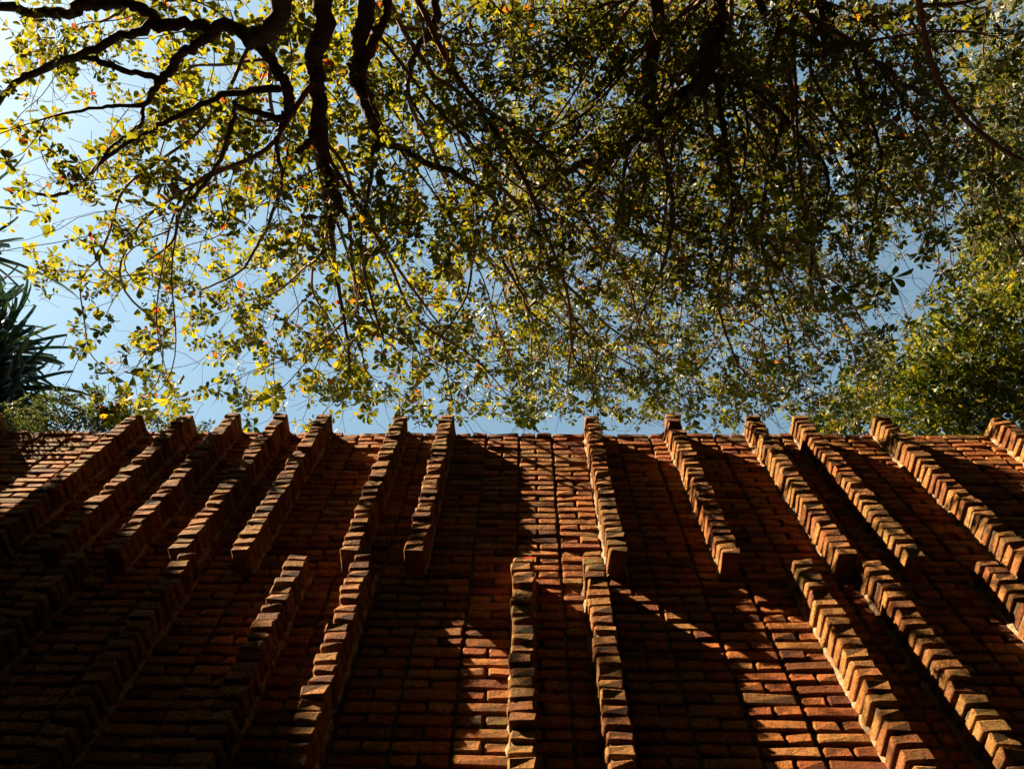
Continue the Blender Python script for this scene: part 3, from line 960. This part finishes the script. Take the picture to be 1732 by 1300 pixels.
far_tree('small_leaved_tree', 'pale yellow green sprigs showing above the wall on both sides of the second full rib', (-2.2, 4.4, 0),
         [(262, 712, 4.1, .12, 2), (290, 720, 4.0, .11, 2), (245, 700, 4.1, .10, 1), (345, 726, 4.0, .08, 1.0)], 130, M_LEAF_C, .042, [], SHRUB, bare=60, trunk=.03)

# ---- strap leaved plants at the left edge
def strap_plant(label, base, heads, group, n, ln, wd, mat):
    root = thing('strap_leaved_plant', label, 'plant', base, group)
    inv = np.array(base, float)
    for (u, v, dist, up) in heads:
        r = ray(u, v); r = r / math.hypot(r[0], r[1]) * dist
        c = r + np.array([0, 0, EYE])
        tp = smooth_path(np.column_stack([np.array([inv, inv * .5 + c * .5 + np.array([.12, .1, 0]), c]), [.11, .085, .06]]), 8)
        tv, tf = tube_arrays(tp[:, :3] - inv, tp[:, 3], 8, .2)
        link('stem', make_mesh('stem', tv, tf, M_BARK, None, True), root)
        bag = Bag(); singles = 0
        for i in range(n):
            az = RNG.random() * 6.283
            el = RNG.uniform(-1.0, .8)
            d = np.array([math.cos(az) * math.cos(el), math.sin(az) * math.cos(el), math.sin(el)])
            L = ln * RNG.uniform(.7, 1.15); m = 9
            p = c + np.array([0, 0, RNG.uniform(-.35, .15)]) + d * .04; pts = [p]
            fold = RNG.uniform(.5, .95) if RNG.random() < .6 else 2
            for k in range(1, m):
                d = d + np.array([0, 0, -.085 - .03 * k * .5])
                if k / m > fold:
                    d = d * .5 + np.array([RNG.normal(0, .3), RNG.normal(0, .3), -1.3]); fold = 3
                d = d / np.linalg.norm(d)
                p = p + d * L / m; pts.append(p)
            pts = np.array(pts)
            t = unit(np.gradient(pts, axis=0)); side = unit(np.cross(t, np.array([0, 0, 1.]) + RNG.normal(0, .12, 3))); nz = np.cross(side, t)
            ww = wd * RNG.uniform(.8, 1.2) * np.array([.7, 1, 1, 1, .95, .85, .7, .5, .12])[:, None]
            V = np.concatenate([pts - side * ww + nz * ww * .35, pts, pts + side * ww + nz * ww * .35]) - inv
            a = np.arange(m - 1)
            Fq = np.concatenate([np.stack([a, a + m, a + m + 1, a + 1], 1), np.stack([a + m, a + 2 * m, a + 2 * m + 1, a + m + 1], 1)])
            tt = RNG.random() * .8 if RNG.random() > .06 else .98
            if i < n * .8 and root.get('singles', 0) < 290:
                root['singles'] = root.get('singles', 0) + 1
                link('leaf', make_mesh('leaf', V, Fq, mat, np.full(len(Fq), tt), True), root)
            else:
                bag.add(V, Fq, tt)
        if bag.n:
            o = link('foliage', bag.mesh('foliage', mat, True), root); o['kind'] = 'stuff'
    if 'singles' in root:
        del root['singles']

strap_plant('dark strap leaved plant with long folded drooping blades just above the wall', (-7.0, 3.9, 0),
            [(-25, 600, 6.6, 0), (-20, 665, 6.5, 0), (-60, 650, 6.8, 0), (-75, 560, 7.0, 0), (-40, 715, 6.4, 0), (-50, 625, 6.7, 0)], 'strap leaved plants at the left edge', 230, 1.25, .022, M_STRAP)
strap_plant('greyer strap leaved plant higher up at the left edge half hidden by twigs', (-10.5, 4.2, 0),
            [(-75, 345, 11.5, 0), (-55, 420, 9.5, 0), (-90, 290, 12.5, 0)], 'strap leaved plants at the left edge', 95, 1.9, .026, M_STRAP)

# ---- small leafy tree in front of the wall to the left: its shade falls across the lower ribs
def round_tree(name, label, base, boxes, n, mat, size, group=None, extra=None):
    root = thing(name, label, 'tree', base, group)
    inv = np.array(base, float)
    k = RNG.integers(len(boxes), size=n)
    bx_ = np.array(boxes)
    T = bx_[k, :3] + RNG.uniform(-1, 1, (n, 3)) * bx_[k, 3:6]
    T = np.array([q for q in T if not wants_sun(q)])
    if extra is not None:
        T = np.concatenate([T, extra])
    w = Wood()
    top = np.array([inv[0], inv[1], bx_[:, 2].max()])
    tk = smooth_path(np.column_stack([np.array([inv, inv * .5 + top * .5 + [.1, .05, 0], top]), [.12, .09, .03]]), 8)
    par = -1
    for row in tk:
        par = w.node(row[:3], par, row[3], True)
    tv, tf = tube_arrays(tk[:, :3] - inv, tk[:, 3], 9, .15)
    link('trunk', make_mesh('trunk', tv, tf, M_BARK, None, True), root)
    w.grow(T[::4], .3, .3)
    r = w.radii(.003)
    w.p = [p - inv for p in w.p]
    o = link('twigs', w.twigs('twigs', M_TWIG, r), root); o['kind'] = 'stuff'
    B, D, U, S = rosettes(T, RNG.normal(size=T.shape) + np.array([0, 0, .6]), 6, 8, size)
    o = link('foliage', leaves_mesh('foliage', B - inv, D, U, S, RNG.random(len(B)) * .9, mat), root)
    o['kind'] = 'stuff'

cast = []
while len(cast) < 700:
    u0 = RNG.uniform(-80, 470); v0 = RNG.uniform(830, 1320)
    if in_poly(u0, v0, SHADE_POLY):
        p = towards_sun(u0, v0, RNG.uniform(-6.3, -4.75))
        cast.append(p)
round_tree('shade_tree', 'thick leaved small tree in front of the wall left of the picture', (-5.7, 1.3, 0),
           [(-5.9, 1.5, EYE + 3.6, .8, .7, .6), (-5.5, 1.7, EYE + 4.4, .55, .5, .5), (-6.1, 1.4, EYE + 4.6, .7, .6, .5), (-5.6, 1.5, EYE + 2.6, .6, .6, .6), (-5.6, 1.4, EYE + 1.6, .8, .7, .7)],
           1100, M_LEAF_B, .13, None, np.array(cast))

# ---- unseen wood added behind the viewer to block low sky light
bag_n = 20000
ang = RNG.uniform(math.pi * .90, math.pi * 2.10, bag_n)
rad = RNG.uniform(7.0, 11.0, bag_n)
clump = np.column_stack([np.cos(ang) * rad * 1.15, np.sin(ang) * rad, RNG.uniform(.2, 10.5, bag_n)])
B, D, U, S = rosettes(clump, RNG.normal(size=clump.shape) + np.array([0, 0, .5]), 6, 7, .34)
wood = link('added_woodland', leaves_mesh('added_woodland', B, D, U, S, RNG.random(len(B)) * .8, M_LEAF_B))
wood['kind'] = 'stuff'
wood['label'] = 'added leafy wood behind the viewer, unseen, keeping sky light off the wall'

# ---- red flower bract and dry leaf lying on the middle lower rib
zt = WALL_TOP - NU * COURSE
def small_leaf(name, label, cat, loc, d, up, size, mat):
    o = link(name, leaves_mesh(name, np.zeros((1, 3)), np.array([d], float), np.array([up], float), np.array([size]), np.array([.5]), mat), None, loc)
    o['label'] = label; o['category'] = cat
small_leaf('fallen_leaf', 'fallen red leaf lying on top of the middle lower rib', 'leaf', (-.045, WALL_Y - RIB_P + .03, zt + .006), (.95, .2, .35), (-.2, -.7, .8), .085, M_RED)
small_leaf('fallen_leaf', 'pale dry curled leaf caught under the red leaf', 'leaf', (-.01, WALL_Y - RIB_P - .004, zt + .004), (.6, -.25, -.55), (.1, -.9, .3), .05, M_DRY)
